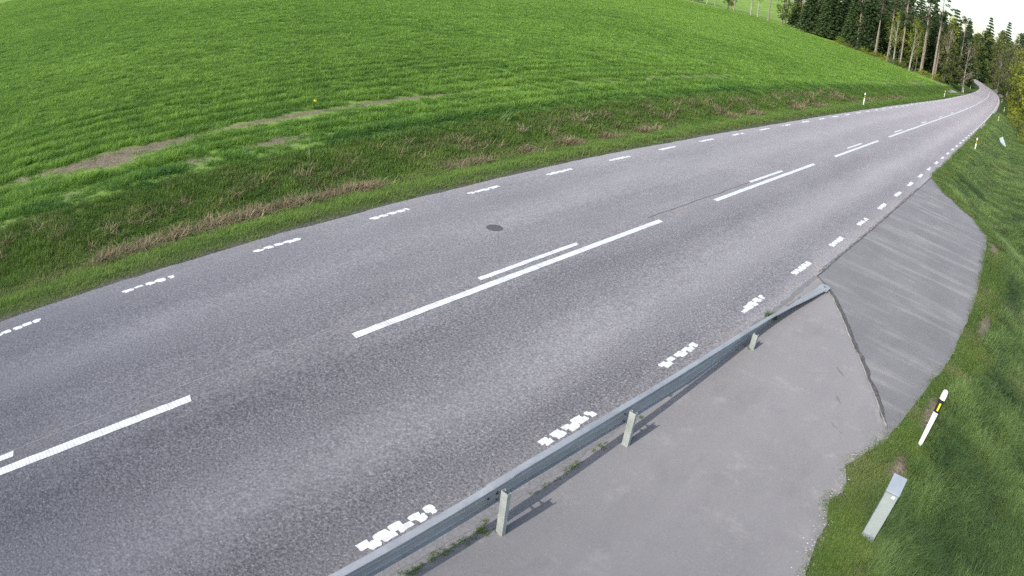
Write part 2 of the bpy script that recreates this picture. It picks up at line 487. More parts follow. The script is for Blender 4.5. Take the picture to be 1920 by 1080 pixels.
def soil_mask(x, y):
    x = np.asarray(x, float); y = np.asarray(y, float)
    w = vn(x, y, 1.4, 5); w2 = vn(x, y, 5.0, 6)
    c = xc(y) + 8.08
    # the tramline: a narrow strip of bare earth along the crop
    width = 0.34 + 0.16 * w2 - .12 * np.clip((y - 22) / 20, 0, 1) + 0.62 * np.exp(-((y - 5.4) / 1.9) ** 2) + 0.15 * np.exp(-((y - 14) / 4.0) ** 2)
    cx = -21.0 + 0.12 * w + 0.3 * vn(y * 0, y, 9.0, 7) + 0.40 * np.exp(-((y - 5.5) / 2.2) ** 2) + c + np.clip((y - 60) / 60, 0, 1) * 2.2
    t = np.clip((width - np.abs(x - cx)) / 0.30 + 0.42 * w + .30 * vn(x, y, .45, 8), 0, 1)
    # thin patches between the tramline and the ditch
    def blob(bx, by, rx, ry, a=1.0):
        return np.clip(a * (1.25 - np.sqrt(((x - bx) / rx) ** 2 + ((y - by) / ry) ** 2) + 0.45 * w), 0, 1)
    s = np.maximum.reduce([t, blob(-18.6, 9.8, 0.62, 1.5, 1.2), blob(-18.45, 7.3, 0.5, 0.9, 1.1), blob(-18.3, 3.2, 0.35, 1.3, .7), blob(-17.4, 1.8, 0.35, 1.6, .7), blob(-20.6, 126, 2.6, 20, 0.72), blob(-19.8, 96, 0.5, 8, .6)])
    # the camera's side: worn earth round the posts and down the verge
    s = np.maximum.reduce([s, blob(0.14, 12.0, 0.27, 1.3, 1.1), blob(0.04, 9.80, 0.30, 0.55, 1.1), blob(0.28, 7.2, 0.30, 0.40, 1.1), blob(0.72, 17.2, 0.27, 2.3, 1.1),
                           blob(0.95, 19.8, 0.14, 1.4, .7), blob(0.35, 26.4, 0.42, 1.9, .9), blob(-0.85, 29.6, 0.5, 1.0, .9), blob(-1.9, 31.3, 0.55, 0.9, .8),
                           blob(-0.5, 7.2, 0.12, 0.5, .8), blob(-0.62, 8.6, 0.1, 0.6, .7), blob(1.75, 20.5, 0.16, 0.7, .55), blob(1.7, 17.0, 0.12, 0.6, .5)])
    return s

ground = build_ground()

def ribbon(y0, y1, u0, u1, step, dz=0.0, nu=1, base=None, x_of=None):
    """a strip that follows the road between the offsets u0 and u1."""
    n = max(2, int(round((y1 - y0) / step)) + 1)
    yy = np.linspace(y0, y1, n)
    c = xc(yy); s = slope(yy); L = np.sqrt(1 + s * s)
    V = []; UV = []
    for i in range(n):
        for j in range(nu + 1):
            u = u0 + (u1 - u0) * j / nu
            V.append((c[i] + u / L[i], yy[i] - u * s[i] / L[i], float(zc(yy[i]) + crown(u)) + dz))
            UV.append((u, yy[i]))
    F = [(i * (nu + 1) + j, i * (nu + 1) + j + 1, (i + 1) * (nu + 1) + j + 1, (i + 1) * (nu + 1) + j) for i in range(n - 1) for j in range(nu)]
    return V, F, UV

def add_uv(me, UV):
    ul = me.uv_layers.new(name="UVMap")
    for lp in me.loops:
        ul.data[lp.index].uv = UV[lp.vertex_index]

# road: camber in nine strips, crumbling left edge, skirt down to the earth
def build_road():
    uj = [-4.32, -4.25, -3.0, -1.5, 0.0, 1.5, 3.0, 4.19, 4.23]
    yy = np.concatenate([np.arange(-30, 60, 0.15), np.arange(60, 560, 2.0)])
    V = []; UV = []
    c = xc(yy); s = slope(yy); L = np.sqrt(1 + s * s)
    for i, y in enumerate(yy):
        nib = 0.03 * float(vn(0, y, 0.35, 8)) + 0.04 * float(vn(0, y, 1.7, 9)) + 0.14 * min(1, max(0, (y - 18) / 12))
        for j, u in enumerate(uj):
            uu = u + (nib if j < 2 else 0)
            z = float(zc(y) + crown(uu)) - (0.09 if j in (0, len(uj) - 1) else 0)
            V.append((c[i] + uu / L[i], y - uu * s[i] / L[i], z)); UV.append((uu, y))
    n = len(uj)
    F = [(i * n + j, i * n + j + 1, (i + 1) * n + j + 1, (i + 1) * n + j) for i in range(len(yy) - 1) for j in range(n - 1)]
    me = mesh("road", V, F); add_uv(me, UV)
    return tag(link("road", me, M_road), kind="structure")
road = build_road()

# ---- painted lines, children of the road
def line_mesh(name, segs, mat, jag=0.0):
    V = []; F = []
    for (y0, y1, u0, u1, dz) in segs:
        v, f, _ = ribbon(y0, y1, u0, u1, 0.12 if jag and y1 < 60 else 2.0 if y1 > 60 else 0.5, dz)
        if jag:
            m = len(v)
            for i in range(0, m, 2):
                y = v[i][1]
                a = jag * (vn(1, y, 0.11, 11)) ; b = jag * (vn(5, y, 0.13, 12))
                e = 0.03 * abs(float(vn(3, y, 0.05, 4)))
                v[i] = (v[i][0] + float(a), v[i][1] + (e if i in (0, m - 2) else 0), v[i][2])
                v[i + 1] = (v[i + 1][0] + float(b), v[i + 1][1] - (e if i in (0, m - 2) else 0), v[i + 1][2])
        b0 = len(V); V += v; F += [tuple(q + b0 for q in ff) for ff in f]
    return link(name, mesh(name, V, F), mat, road)

UC = 0.14
long_segs = [(5.70 + 12 * k, 14.72 + 12 * k, UC - 0.075, UC + 0.075, 0.006) for k in (-3, -2, -1, 0, 1, 2)] + [(41.7, 262, UC - 0.075, UC + 0.075, 0.006)]
short_segs = [(8.76 + 12 * k, 11.72 + 12 * k, UC - 0.335, UC - 0.215, 0.006) for k in range(-3, 9)]
line_mesh("centre_line", long_segs, M_paint_rib, 0.006)
line_mesh("centre_line", short_segs, M_paint_rib, 0.006)

def dash_pattern(mb, y0, u0, u1, seed, z0=0.005):
    """one edge-line dash: five clumps of small hand-laid slabs, stepped sideways."""
    rr = random.Random(seed)
    for g in range(5):
        yb = y0 + g * 0.245
        um = (u0 + u1) / 2
        last = g == 4
        spec = [(u0 - 0.008, um + 0.022, yb, yb + 0.185), (um - 0.028, u1 + 0.008, yb + 0.065, yb + 0.245)]
        if last:
            spec = [(u0 - 0.005, um + .01, yb + 0.01, yb + 0.15), (um - .02, u1, yb + 0.05, yb + 0.14)]
        for q, (a, b, c_, d) in enumerate(spec):
            if rr.random() < .05: continue
            c_ += rr.uniform(-.03, .03); d += rr.uniform(-.03, .03); a += rr.uniform(-.012, .012); b += rr.uniform(-.012, .012)
            nn = 8
            pts = []
            for i in range(14):
                t = i / 14 * 2 * math.pi
                ex = 0.5 * (abs(math.cos(t)) ** 0.36) * math.copysign(1, math.cos(t))
                ey = 0.5 * (abs(math.sin(t)) ** 0.36) * math.copysign(1, math.sin(t))
                jx, jy = rr.uniform(-.009, .009), rr.uniform(-.014, .014)
                uu = (a + b) / 2 + ex * (b - a) + jx
                yy = (c_ + d) / 2 + ey * (d - c_) + jy
                L = math.hypot(1, float(slope(yy)))
                pts.append((float(xc(yy)) + uu / L, yy, uu))
            zt = float(zc(yb) + crown((a + b) / 2))
            n = len(pts)
            h = z0 + 0.0018 * q + 0.0006 * g
            mb.add([(x, y, float(zc(y) + crown(u)) - 0.002) for x, y, u in pts] + [(x, y, float(zc(y) + crown(u)) + h) for x, y, u in pts],
                   [tuple(range(n, 2 * n))] + [(i, (i + 1) % n, n + (i + 1) % n, n + i) for i in range(n)])

uL, uR = -11.84 + 8.08, -4.33 + 8.08
mbl = MB(); mbr = MB()
for k in range(-3, 32):
    dash_pattern(mbl, 0.56 + 3 * k - 0.62, uL - 0.058, uL + 0.058, 100 + k)
for k in range(-3, 30):
    dash_pattern(mbr, 3.674 + 3 * k - 0.60, uR - 0.075, uR + 0.075, 300 + k)
for mb, u, hw in ((mbl, uL, 0.05), (mbr, uR, 0.06)):
    for (a, b) in ((0.56 + 93 - 0.5, 330),) if mb is mbl else ((3.674 + 87 - .5, 330),):
        v, f, _ = ribbon(a, b, u - hw, u + hw, 2.0, 0.006)
        mb.add(v, f)
mbl.build("edge_line", M_paint, road)
mbr.build("edge_line", M_paint, road)
# fine longitudinal seam next to the centre line
mbs = MB(); mbd = MB()
v, f, _ = ribbon(-2, 5.6, -0.225, -0.212, 0.25, 0.003)
mbs.add([(a + 0.012 * float(vn(0, b, 0.4, 3)), b, c) for a, b, c in v], f)
v, f, _ = ribbon(14.6, 21.0, -0.150, -0.125, 0.25, 0.003)
mbd.add([(a + 0.03 * float(vn(0, b, 0.5, 3)), b, c) for a, b, c in v], f)
mbs.build("seam", M_fineseam, road)
mbd.build("seam", M_darkseam, road)

# ---- paved forecourt beside the road
def poly_mesh(name, pts, zoff, mat, step=0.15, amp=0.03, uv=False, keep=lambda x, y: False):
    P = []
    for i in range(len(pts)):
        a = pts[i]; b = pts[(i + 1) % len(pts)]
        n = max(1, int(math.dist(a, b) / step))
        for j in range(n):
            t = j / n
            x, y = a[0] + (b[0] - a[0]) * t, a[1] + (b[1] - a[1]) * t
            if not keep(x, y):
                x += amp * float(vn(x, y, 0.3, 21)) + amp * 1.2 * float(vn(x, y, 1.1, 22))
            P.append((x, y))
    n = len(P)
    V = [(x, y, float(zc(y)) + zoff) for x, y in P] + [(x, y, float(zc(y)) + zoff - 0.10) for x, y in P]
    me = mesh(name, V, [tuple(range(n))] + [(i, n + i, n + (i + 1) % n, (i + 1) % n) for i in range(n)])
    import bmesh
    bm = bmesh.new(); bm.from_mesh(me)
    bmesh.ops.triangulate(bm, faces=[q for q in bm.faces if len(q.verts) > 4])
    bmesh.ops.recalc_face_normals(bm, faces=bm.faces)
    bm.to_mesh(me); bm.free()
    return me

apme = poly_mesh("pavement", AP, -0.010, M_apron, keep=lambda x, y: x < -3.8)
apron = tag(link("pavement", apme, M_apron), kind="structure")
PATCH = [(-3.89, 34.55), (-3.89, 15.65), (-3.55, 15.3), (-3.09, 14.72), (-2.06, 13.10), (-1.31, 11.9), (-0.52, 10.60)] + \
        [(x - 0.0, y) for x, y in AP[16:1:-1] if y > 10.4]
PATCH = [(-3.89, 34.4), (-3.89, 15.65), (-3.55, 15.3), (-3.09, 14.72), (-2.06, 13.10), (-1.31, 11.9), (-0.50, 10.60)] + \
        [(AP[i][0] + 0.012, AP[i][1]) for i in range(16, 1, -1)]
ptme = poly_mesh("pavement_patch", PATCH, 0.001, M_patch, amp=0.03, keep=lambda x, y: x < -3.8)
link("newer_patch", ptme, M_patch, apron)

def strip(path, w, z, name, mat, parent, seed=1, wob=0.4, drift=0.5):
    V = []; F = []; pts = []
    for a, b in zip(path[:-1], path[1:]):
        n = max(1, int(math.dist(a, b) / 0.07))
        pts += [(a[0] + (b[0] - a[0]) * i / n, a[1] + (b[1] - a[1]) * i / n) for i in range(n)]
    pts.append(path[-1])
    for i, (x, y) in enumerate(pts):
        a = pts[max(0, i - 1)]; b = pts[min(len(pts) - 1, i + 1)]
        d = Vector((b[0] - a[0], b[1] - a[1])).normalized()
        nn = Vector((-d.y, d.x))
        wl = w * (0.5 + wob * float(vn(x, y, 0.18, seed))) ; wr = w * (0.5 + wob * float(vn(x, y, 0.15, seed + 1)))
        cxo = w * drift * float(vn(x, y, 0.7, seed + 2))
        V.append((x + nn.x * (wl + cxo), y + nn.y * (wl + cxo), float(zc(y)) + z))
        V.append((x - nn.x * (wr - cxo), y - nn.y * (wr - cxo), float(zc(y)) + z))
    F = [(2 * i, 2 * i + 1, 2 * i + 3, 2 * i + 2) for i in range(len(pts) - 1)]
    return link(name, mesh(name, V, F), mat, parent)
CR = [(-3.45, 15.15), (-3.09, 14.72), (-2.55, 13.9), (-2.06, 13.08), (-1.66, 12.5), (-1.31, 11.9), (-0.9, 11.3), (-0.48, 10.62)]
strip(CR, 0.085, 0.006, "crumbled_joint", M_seam, apron, 31)
strip([(x - 0.055, y - 0.02) for x, y in CR], 0.022, 0.0075, "crumbled_joint", M_rubble, apron, 41, 0.9)
strip([(-3.885, 34.5), (-3.885, 24.0), (-3.885, 15.6), (-3.50, 15.25)], 0.035, 0.007, "crumbled_joint", M_darkseam, apron, 51)
strip([(-3.95, 30.5), (-3.94, 22.0), (-3.93, 15.9)], 0.04, 0.008, "dusty_edge", M_joint, apron, 61, 1.0)

strip([(-3.885, 15.55), (-3.885, 9.0), (-3.885, 3.0), (-3.885, -10.0)], 0.11, -0.0065, "dusty_edge", M_dust, apron, 71, 0.35, 0.08)
for (a_, b_) in (((-2.0, 11.75), (-1.75, 11.55)), ((-1.42, 9.95), (-1.15, 9.78)), ((-1.9, 12.7), (-1.62, 12.62)), ((-3.72, 14.0), (-3.78, 13.3)), ((-1.62, 10.8), (-1.5, 10.62))):
    strip([a_, ((a_[0] + b_[0]) / 2 + .03, (a_[1] + b_[1]) / 2 - .03), b_], 0.028, 0.006, "crack", M_joint, apron, int(abs(a_[1]) * 7), 1.2)

# gravel accesses to the field and the wood, dark round cover in the road
def blobby(name, pts, z, mat):
    V = []
    n = len(pts)
    cx_ = sum(q[0] for q in pts) / n; cy_ = sum(q[1] for q in pts) / n
    V = [(cx_, cy_, float(ground_z(cx_, cy_)) + z)] + [(x, y, float(ground_z(x, y)) + z) for x, y in pts]
    return link(name, mesh(name, V, [(0, 1 + i, 1 + (i + 1) % n) for i in range(n)]), mat)
tag(blobby("gravel_path", [(-4.35, 77), (-3.9, 77.5), (-3.0, 79.5), (-1.6, 82), (-2.2, 84), (-3.4, 86.5), (-4.5, 89)], 0.10, M_gravel), kind="structure")
tag(blobby("gravel_path", [(-14.0, 138), (-15.6, 141), (-18.5, 148), (-18.0, 155), (-15.3, 156), (-13.6, 154)], 0.12, M_gravel), kind="structure")
mb = MB()
n = 28
for rr_, z in ((0.165, 0.004),):
    V = [(-9.865 + rr_ * math.cos(2 * math.pi * i / n), 10.85 + rr_ * math.sin(2 * math.pi * i / n)) for i in range(n)]
    zb = float(zc(10.85) + crown(-1.78))
    mb.prism(V, zb - 0.02, zb + z + 0.001)
rim = MB()
A = [(-9.865 + 0.185 * math.cos(2 * math.pi * i / n), 10.85 + 0.185 * math.sin(2 * math.pi * i / n), zb + 0.006) for i in range(n)]
B = [(-9.865 + 0.167 * math.cos(2 * math.pi * i / n), 10.85 + 0.167 * math.sin(2 * math.pi * i / n), zb + 0.007) for i in range(n)]
rim.add(A + B, [(i, (i + 1) % n, n + (i + 1) % n, n + i) for i in range(n)])
mh = mb.build("road_cover", M_cover)
tag(mh, "small round dark cover flush in the far lane", "road cover")
rim.build("rim", M_darkseam, mh)

# ------------------------------------------------------------------ guardrail
rail_e = tag(empty("guardrail", (-3.55, 4.5, 0)), "galvanised steel guardrail sloping down to the paved ground beside the near lane", "guardrail")
KF = [  # y, top edge x z, bottom edge x z
    (-12, -3.700, .665, -3.700, .350), (5.0, -3.700, .665, -3.700, .350), (6.0, -3.700, .625, -3.698, .305), (7.0, -3.700, .565, -3.690, .245), (9.0, -3.695, .430, -3.655, .120),
    (10.9, -3.680, .300, -3.700, .022), (12.0, -3.640, .235, -3.712, .020), (13.0, -3.560, .170, -3.700, .020), (14.0, -3.455, .100, -3.665, .020), (14.85, -3.375, .045, -3.600, .026)]
PROF = [  # (t from top to bottom, depth towards the road)
    (-0.010, -0.022), (0.0, -0.030), (0.0, 0.0), (0.01, 0.058), (0.05, 0.066), (0.20, 0.068), (0.34, 0.066), (0.43, 0.035), (0.50, 0.026), (0.57, 0.035), (0.66, 0.066),
    (0.80, 0.068), (0.95, 0.066), (0.99, 0.058), (1.0, 0.02), (1.0, 0.012)]
def rail_ring(y):
    k = np.array([[q[i] for q in KF] for i in range(5)])
    tx, tz, bx, bz = (float(np.interp(y, k[0], k[i])) for i in (1, 2, 3, 4))
    T = Vector((tx, y, tz)); Bm = Vector((bx, y, bz))
    d = (Bm - T); L = d.length; d.normalize()
    nrm = d.cross(Vector((0, 1, 0))).normalized()      # towards the road (and up once flat)
    if nrm.x - nrm.z > 0: nrm = -nrm
    squash = 1.0 - 0.80 * min(1, max(0, (y - 10.5) / 4.0))
    return [tuple(T + d * (t * L) + nrm * (h * squash) + Vector((0, 0, float(zc(y)) + 0.0))) for t, h in PROF]
def build_beam(yy, off):
    V = []; F = []
    m = len(PROF)
    for y in yy: V += [(a - off, b, c + off) for a, b, c in rail_ring(y)]
    for i in range(len(yy) - 1):
        for j in range(m - 1):
            F.append((i * m + j, i * m + j + 1, (i + 1) * m + j + 1, (i + 1) * m + j))
    me = mesh("beam", V, F)
    o = link("beam", me, M_rail)
    md = o.modifiers.new("s", 'SOLIDIFY'); md.thickness = 0.005; md.offset = 0
    return o
def child(o, par):
    o.parent = par
    o.matrix_parent_inverse = par.matrix_world.inverted()
bpy.context.view_layer.update()
for yy_, off_ in (([-12, -8, -3.6, 0.65], .006), ([0.35, 2.0, 3.5, 4.75], 0.0), (list(np.arange(4.42, 14.86, 0.16)) + [14.86], .006)):
    child(build_beam(list(yy_), off_), rail_e)
# flattened end plate with its bolt hole
def end_plate():
    c = Vector((-3.475, 14.98)); z = 0.050 + float(zc(15))
    import bmesh
    bm = bmesh.new()
    out = [(-3.60, 14.78)] + [(-3.475 + 0.125 * math.cos(t), 15.06 + 0.105 * math.sin(t)) for t in np.linspace(math.pi, 0, 12)] + [(-3.35, 14.78)]
    hole = [(-3.475 + 0.044 * math.cos(t), 15.03 + 0.044 * math.sin(t)) for t in np.linspace(0, 2 * math.pi, 14)[:-1]]
    ov = [bm.verts.new((x, y, z)) for x, y in out]; hv = [bm.verts.new((x, y, z)) for x, y in hole]
    es = [bm.edges.new((ov[i], ov[(i + 1) % len(ov)])) for i in range(len(ov))] + [bm.edges.new((hv[i], hv[(i + 1) % len(hv)])) for i in range(len(hv))]
    bmesh.ops.triangle_fill(bm, edges=es, use_beauty=True)
    me = bpy.data.meshes.new("end_plate"); bm.to_mesh(me); bm.free()
    o = link("end_plate", me, M_rail)
    md = o.modifiers.new("s", 'SOLIDIFY'); md.thickness = 0.012
    return o
child(end_plate(), rail_e)
def post(x, y, top):
    mb = MB(); w, d, t = 0.050, 0.055, 0.005
    P = [(-w, 0), (w, 0), (w, d), (w - .018, d), (w - .018, d - t), (w - t, d - t), (w - t, t), (-w + t, t), (-w + t, d - t), (-w + .018, d - t), (-w + .018, d), (-w, d)]
    mb.prism(P, -0.25, top)
    o = mb.build("post", M_railpost, None)
    o.location = (x, y, float(zc(y)))
    o.rotation_euler = (0, 0, R(random.uniform(-4, 4)))
    bpy.context.view_layer.update()
    child(o, rail_e)
    b = MB()
    for z in (top - 0.10, top - 0.22):
        if z > 0.08:
            b = MB()
            b.tube([(-w - 0.085, 0.03, z), (-w - 0.020, 0.03, z), (-w - 0.019, 0.03, z), (-w - 0.002, 0.03, z)], [0.010, 0.010, 0.019, 0.019], 6)
            b.build("bolt", M_bolt, o)
    return o
for (x, y, t) in ((-3.55, -5.5, 0.68), (-3.55, -1.5, 0.68), (-3.555, 2.35, 0.68), (-3.55, 4.47, 0.675), (-3.565, 6.95, 0.56), (-3.53, 10.93, 0.30)):
    post(x, y, t)
for (y, dz) in ((4.46, .07), (4.46, .24), (4.60, .07), (4.60, .24), (4.72, .07), (4.72, .24), (.45, .07), (.45, .24), (.6, .07), (.6, .24)):
    k = np.array([[q[i] for q in KF] for i in range(5)]); tz = float(np.interp(y, k[0], k[2]))
    bl = MB(); bl.tube([(-3.768, y, tz - dz), (-3.748, y, tz - dz)], [0.014, 0.012], 6)
    child(bl.build("splice_bolt", M_bolt), rail_e)

# ------------------------------------------------------------------ marker posts
def delineator(loc, label, lean=(0, 0), rz=0.0, height=1.05, reflect=M_yellow, proto=None):
    root = empty("marker_post", loc, (R(lean[0]), R(lean[1]), rz))
    tag(root, label, "marker post", "marker posts along the road")
    if proto:
        for ch in proto.children:
            c = ch.copy(); COL.objects.link(c); c.parent = root
            for g in ch.children:
                d = g.copy(); COL.objects.link(d); d.parent = c
        return root
    h = height
    def sec(w, d, n=14):
        return [(w * math.cos(2 * math.pi * i / n), d * math.sin(2 * math.pi * i / n) - 0.25 * d * (math.cos(2 * math.pi * i / n) ** 2)) for i in range(n)]
    def loft(zs, ws, ds, name, mat):
        V = []; n = 14
        for z, w, d in zip(zs, ws, ds): V += [(a, b, z) for a, b in sec(w, d)]
        F = [(i * n + j, i * n + (j + 1) % n, (i + 1) * n + (j + 1) % n, (i + 1) * n + j) for i in range(len(zs) - 1) for j in range(n)]
        F += [tuple(range(n - 1, -1, -1)), tuple(range((len(zs) - 1) * n, len(zs) * n))]
        return link(name, mesh(name, V, F), mat, root, smooth=False)
    loft([-0.2, 0.0, h * .62], [.038, .040, .052], [.024, .026, .034], "body", M_white)
    b = loft([h * .62, h * .84], [.055, .057], [.038, .039], "band", M_black)
    loft([h * .84, h * .92, h * .965, h * .99, h], [.056, .057, .053, .040, .016], [.036, .037, .034, .026, .010], "cap", M_white)
    r = MB(); r.box(-.002, -.0480, h * .66, .032, -.030, h * .785)
    ro = r.build("reflector", reflect, b)
    r = MB(); r.box(-.016, .030, h * .66, .016, .044, h * .785)
    r.build("reflector", reflect, b)
    return root

def gz(x, y): return float(ground_z(x, y))
D0 = delineator((0.20, 10.70, gz(0.2, 10.7)), "white marker post with an amber reflector standing in the near verge beside the grey cabinet", lean=(-3, 1), rz=R(-12), height=1.13)
RP = [((-3.07, 54.2), "white marker post on the camera's side, first one beyond the paved forecourt"),
      ((-3.2, 106.0), "white marker post on the wood's side, behind the pale gravel access"),
      ((-3.9, 160.0), "tiny white marker post on the outside of the bend below the right wood"),
      ((-6.3, 208.0), "tiny white marker post furthest along the right verge")]
LP_ = [((-13.38, 55.6), "white marker post with a black band at the edge of the green crop"),
       ((-13.55, 113.0), "small white marker post on the crop's side in front of the brown patch of field"),
       ((-15.0, 163.0), "tiny white marker post beside the field access at the start of the bend"),
       ((-18.6, 226.0), "tiny white marker post on the dark grass inside the bend by the wood")]
for (x, y), lab in RP + LP_:
    delineator((x, y, gz(x, y)), lab, lean=(random.uniform(-2, 2), random.uniform(-2, 2)), rz=random.uniform(-.2, .2), proto=D0)

# ------------------------------------------------------------------ grey cabinet
def cabinet():
    r = tag(empty("cable_cabinet", (0.10, 7.90, gz(0.1, 7.9)), (R(-1), R(1), R(3))),
            "narrow grey metal cabinet with a sloping lid standing in the grass nearest the camera", "cabinet")
    b = MB(); w, d = 0.105, 0.10
    b.prism([(-w, -d), (w, -d), (w, d), (-w, d)], -0.2, 0.90)
    body = b.build("body", M_box, r); bevel(body, 0.006)
    l = MB(); w2, d2 = w + .006, d + .008
    l.add([(-w2, -d2, .885), (w2, -d2, .885), (w2, d2, .885), (-w2, d2, .885), (-w2, -d2, .912), (w2, -d2, .912), (w2, d2, 1.07), (-w2, d2, 1.07)],
          [(0, 3, 2, 1), (4, 5, 6, 7), (0, 1, 5, 4), (1, 2, 6, 5), (2, 3, 7, 6), (3, 0, 4, 7)])
    lid = l.build("lid", M_lid, r); bevel(lid, 0.004)
    p = MB(); p.box(-w - .002, -d - .006, -.2, w + .002, -d - .001, .155)
    pl = p.build("base_plate", M_lid, r); bevel(pl, 0.002)
    s = MB(); s.box(.015, -d - .004, .83, .06, -d - .0015, .875)
    s.build("sticker", M_sticker, r)
    k = MB(); k.tube([(.035, -d - .007, .115), (.035, -d - .015, .115)], [.012, .012], 8)
    k.build("lock", M_bolt, r)
cabinet()

# pale panel leaning in the grass further along
pn = MB(); pn.box(-.26, -.03, 0, .26, .03, 1.15)
pe = tag(empty("leaning_marker", (-0.95, 77.0, gz(-0.95, 77) + 0.16), (R(-20), R(-42), R(-12))), "pale blue-white panel leaning over in the roadside grass", "panel")
po = pn.build("panel", M_panel, pe); bevel(po, .01)
fr = MB()
for a in ((-.28, -.05, -.02, -.261, .05, .97), (.261, -.05, -.02, .28, .05, .97), (-.26, -.05, .951, .26, .05, .97)): fr.box(*a)
fr.build("frame", M_lid, pe)
st = MB(); st.tube([(0, .055, -.3), (0, .055, .9)], [.025, .025], 8); st.build("stake", M_railpost, pe)

# ------------------------------------------------------------------ grass
def blade_mesh(name, n, rad, hmin, hmax, wid, mat, bend=0.5, seed=1, segs=3, lean=(0, 0)):
    r = np.random.default_rng(seed)
    V = []; F = []
    for i in range(n):
        a = r.uniform(0, 2 * math.pi); q = rad * math.sqrt(r.uniform(0, 1))
        bx, by = q * math.cos(a), q * math.sin(a)
        h = r.uniform(hmin, hmax); w = wid * r.uniform(.7, 1.3)
        fa = r.uniform(0, 2 * math.pi); dx, dy = math.cos(fa), math.sin(fa)
        sx, sy = -dy, dx
        bd = bend * r.uniform(.3, 1.3)
        b0 = len(V)
        for s in range(segs):
            t = s / segs
            ww = w * (1 - 0.6 * t * t) / 2
            ox = bx + dx * bd * h * t ** 1.7 + lean[0] * h * t; oy = by + dy * bd * h * t ** 1.7 + lean[1] * h * t
            z = h * (t - 0.35 * bd * t * t)
            V += [(ox - sx * ww, oy - sy * ww, z), (ox + sx * ww, oy + sy * ww, z)]
        V.append((bx + dx * bd * h + lean[0] * h, by + dy * bd * h + lean[1] * h, h * (1 - 0.45 * bd)))
        for s in range(segs - 1):
            k = b0 + 2 * s
            F.append((k, k + 1, k + 3, k + 2))
        F.append((b0 + 2 * segs - 2, b0 + 2 * segs - 1, b0 + 2 * segs))
    me = mesh(name, V, F); me.materials.append(mat)
    return me

def tuft_collection(name, meshes):
    c = bpy.data.collections.new(name)
    for i, me in enumerate(meshes):
        o = bpy.data.objects.new("%s_%02d" % (name, i), me)
        c.objects.link(o)
    return c

def scatter(name, coll, P, scl, tint, dry, idx, label=None, sclz=None, tilt=None):
    n = len(P)
    me = bpy.data.meshes.new(name)
    me.vertices.add(n)
    me.vertices.foreach_set("co", np.asarray(P, np.float32).ravel())
    rot = np.zeros((n, 3), np.float32)
    rot[:, 2] = RNG.uniform(0, 2 * math.pi, n)
    if tilt is not None: rot[:, :2] = tilt
    sc = np.repeat(np.asarray(scl, np.float32)[:, None], 3, 1)
    if sclz is not None: sc[:, 2] *= sclz
    for nm, typ, val in (("rot", 'FLOAT_VECTOR', rot), ("scl", 'FLOAT_VECTOR', sc), ("tint", 'FLOAT', tint), ("dry", 'FLOAT', dry), ("idx", 'INT', idx)):
        at = me.attributes.new(nm, typ, 'POINT')
        if typ == 'FLOAT_VECTOR': at.data.foreach_set("vector", np.asarray(val, np.float32).ravel())
        else: at.data.foreach_set("value", np.asarray(val, np.int32 if typ == 'INT' else np.float32))
    o = link(name, me)
    g = bpy.data.node_groups.new(name + "_nodes", 'GeometryNodeTree')
    g.interface.new_socket("Geometry", in_out='INPUT', socket_type='NodeSocketGeometry')
    g.interface.new_socket("Geometry", in_out='OUTPUT', socket_type='NodeSocketGeometry')
    gi = g.nodes.new("NodeGroupInput"); go = g.nodes.new("NodeGroupOutput")
    ci = g.nodes.new("GeometryNodeCollectionInfo")
    ci.inputs["Collection"].default_value = coll
    ci.inputs["Separate Children"].default_value = True
    ci.inputs["Reset Children"].default_value = True
    ip = g.nodes.new("GeometryNodeInstanceOnPoints")
    ip.inputs["Pick Instance"].default_value = True
    def na(nm, typ):
        nd = g.nodes.new("GeometryNodeInputNamedAttribute"); nd.data_type = typ; nd.inputs["Name"].default_value = nm
        return nd.outputs["Attribute"]
    g.links.new(gi.outputs[0], ip.inputs["Points"])
    g.links.new(ci.outputs[0], ip.inputs["Instance"])
    g.links.new(na("idx", 'INT'), ip.inputs["Instance Index"])
    g.links.new(na("rot", 'FLOAT_VECTOR'), ip.inputs["Rotation"])
    g.links.new(na("scl", 'FLOAT_VECTOR'), ip.inputs["Scale"])
    g.links.new(ip.outputs[0], go.inputs[0])
    md = o.modifiers.new("scatter", 'NODES'); md.node_group = g
    tag(o, label, kind="stuff")
    return o

# -- crop
crop_c = tuft_collection("crop_tuft", [blade_mesh("crop_tuft", 44, .19, .12, .26, .017, M_crop, 1.1, s) for s in range(5)])
def sample_sector(n, r0, r1, a0, a1, power):
    """points round the camera pole, density falling as r**-power"""
    t = RNG.uniform(0, 1, n)
    e = 2 - power
    r = (r0 ** e + t * (r1 ** e - r0 ** e)) ** (1 / e)
    a = RNG.uniform(a0, a1, n)
    return r * np.sin(a), r * np.cos(a), r
x, y, r = sample_sector(118000, 15.5, 240, R(-97), R(-4), 1.55)
u = x - xc(y)
edge_ = -9.15 + 0.25 * vn(y, y * 0, 2.2, 13) + 0.15 * vn(y, y * 0, .6, 14)
sm = np.maximum(soil_mask(x, y), .9 * soil_mask(x - .3, y))
far_edge = 158 + 0.0 * y
keep = (u < edge_) & (RNG.uniform(0, 1, len(x)) > sm * 0.98) & ((y < 152 + np.clip((-x - 20) * 0.9, 0, 120)))
x, y, r, u, sm = x[keep], y[keep], r[keep], u[keep], sm[keep]
s = np.clip((r / 24) ** 0.55, .85, 3.2)
row = 0.5 + 0.5 * np.sin((u + 0.35 * vn(x, y, 6, 15)) * 2 * math.pi / 1.15)      # drill rows and tyre rows
lump = vn(x, y, .42, 16) * .6 + vn(x, y, 1.1, 45) * .35 + vn(x, y, 3.4, 17) * .3
near = np.clip((u + 21.5) / 3, 0, 1) * np.clip((60 - y) / 40, 0, 1)
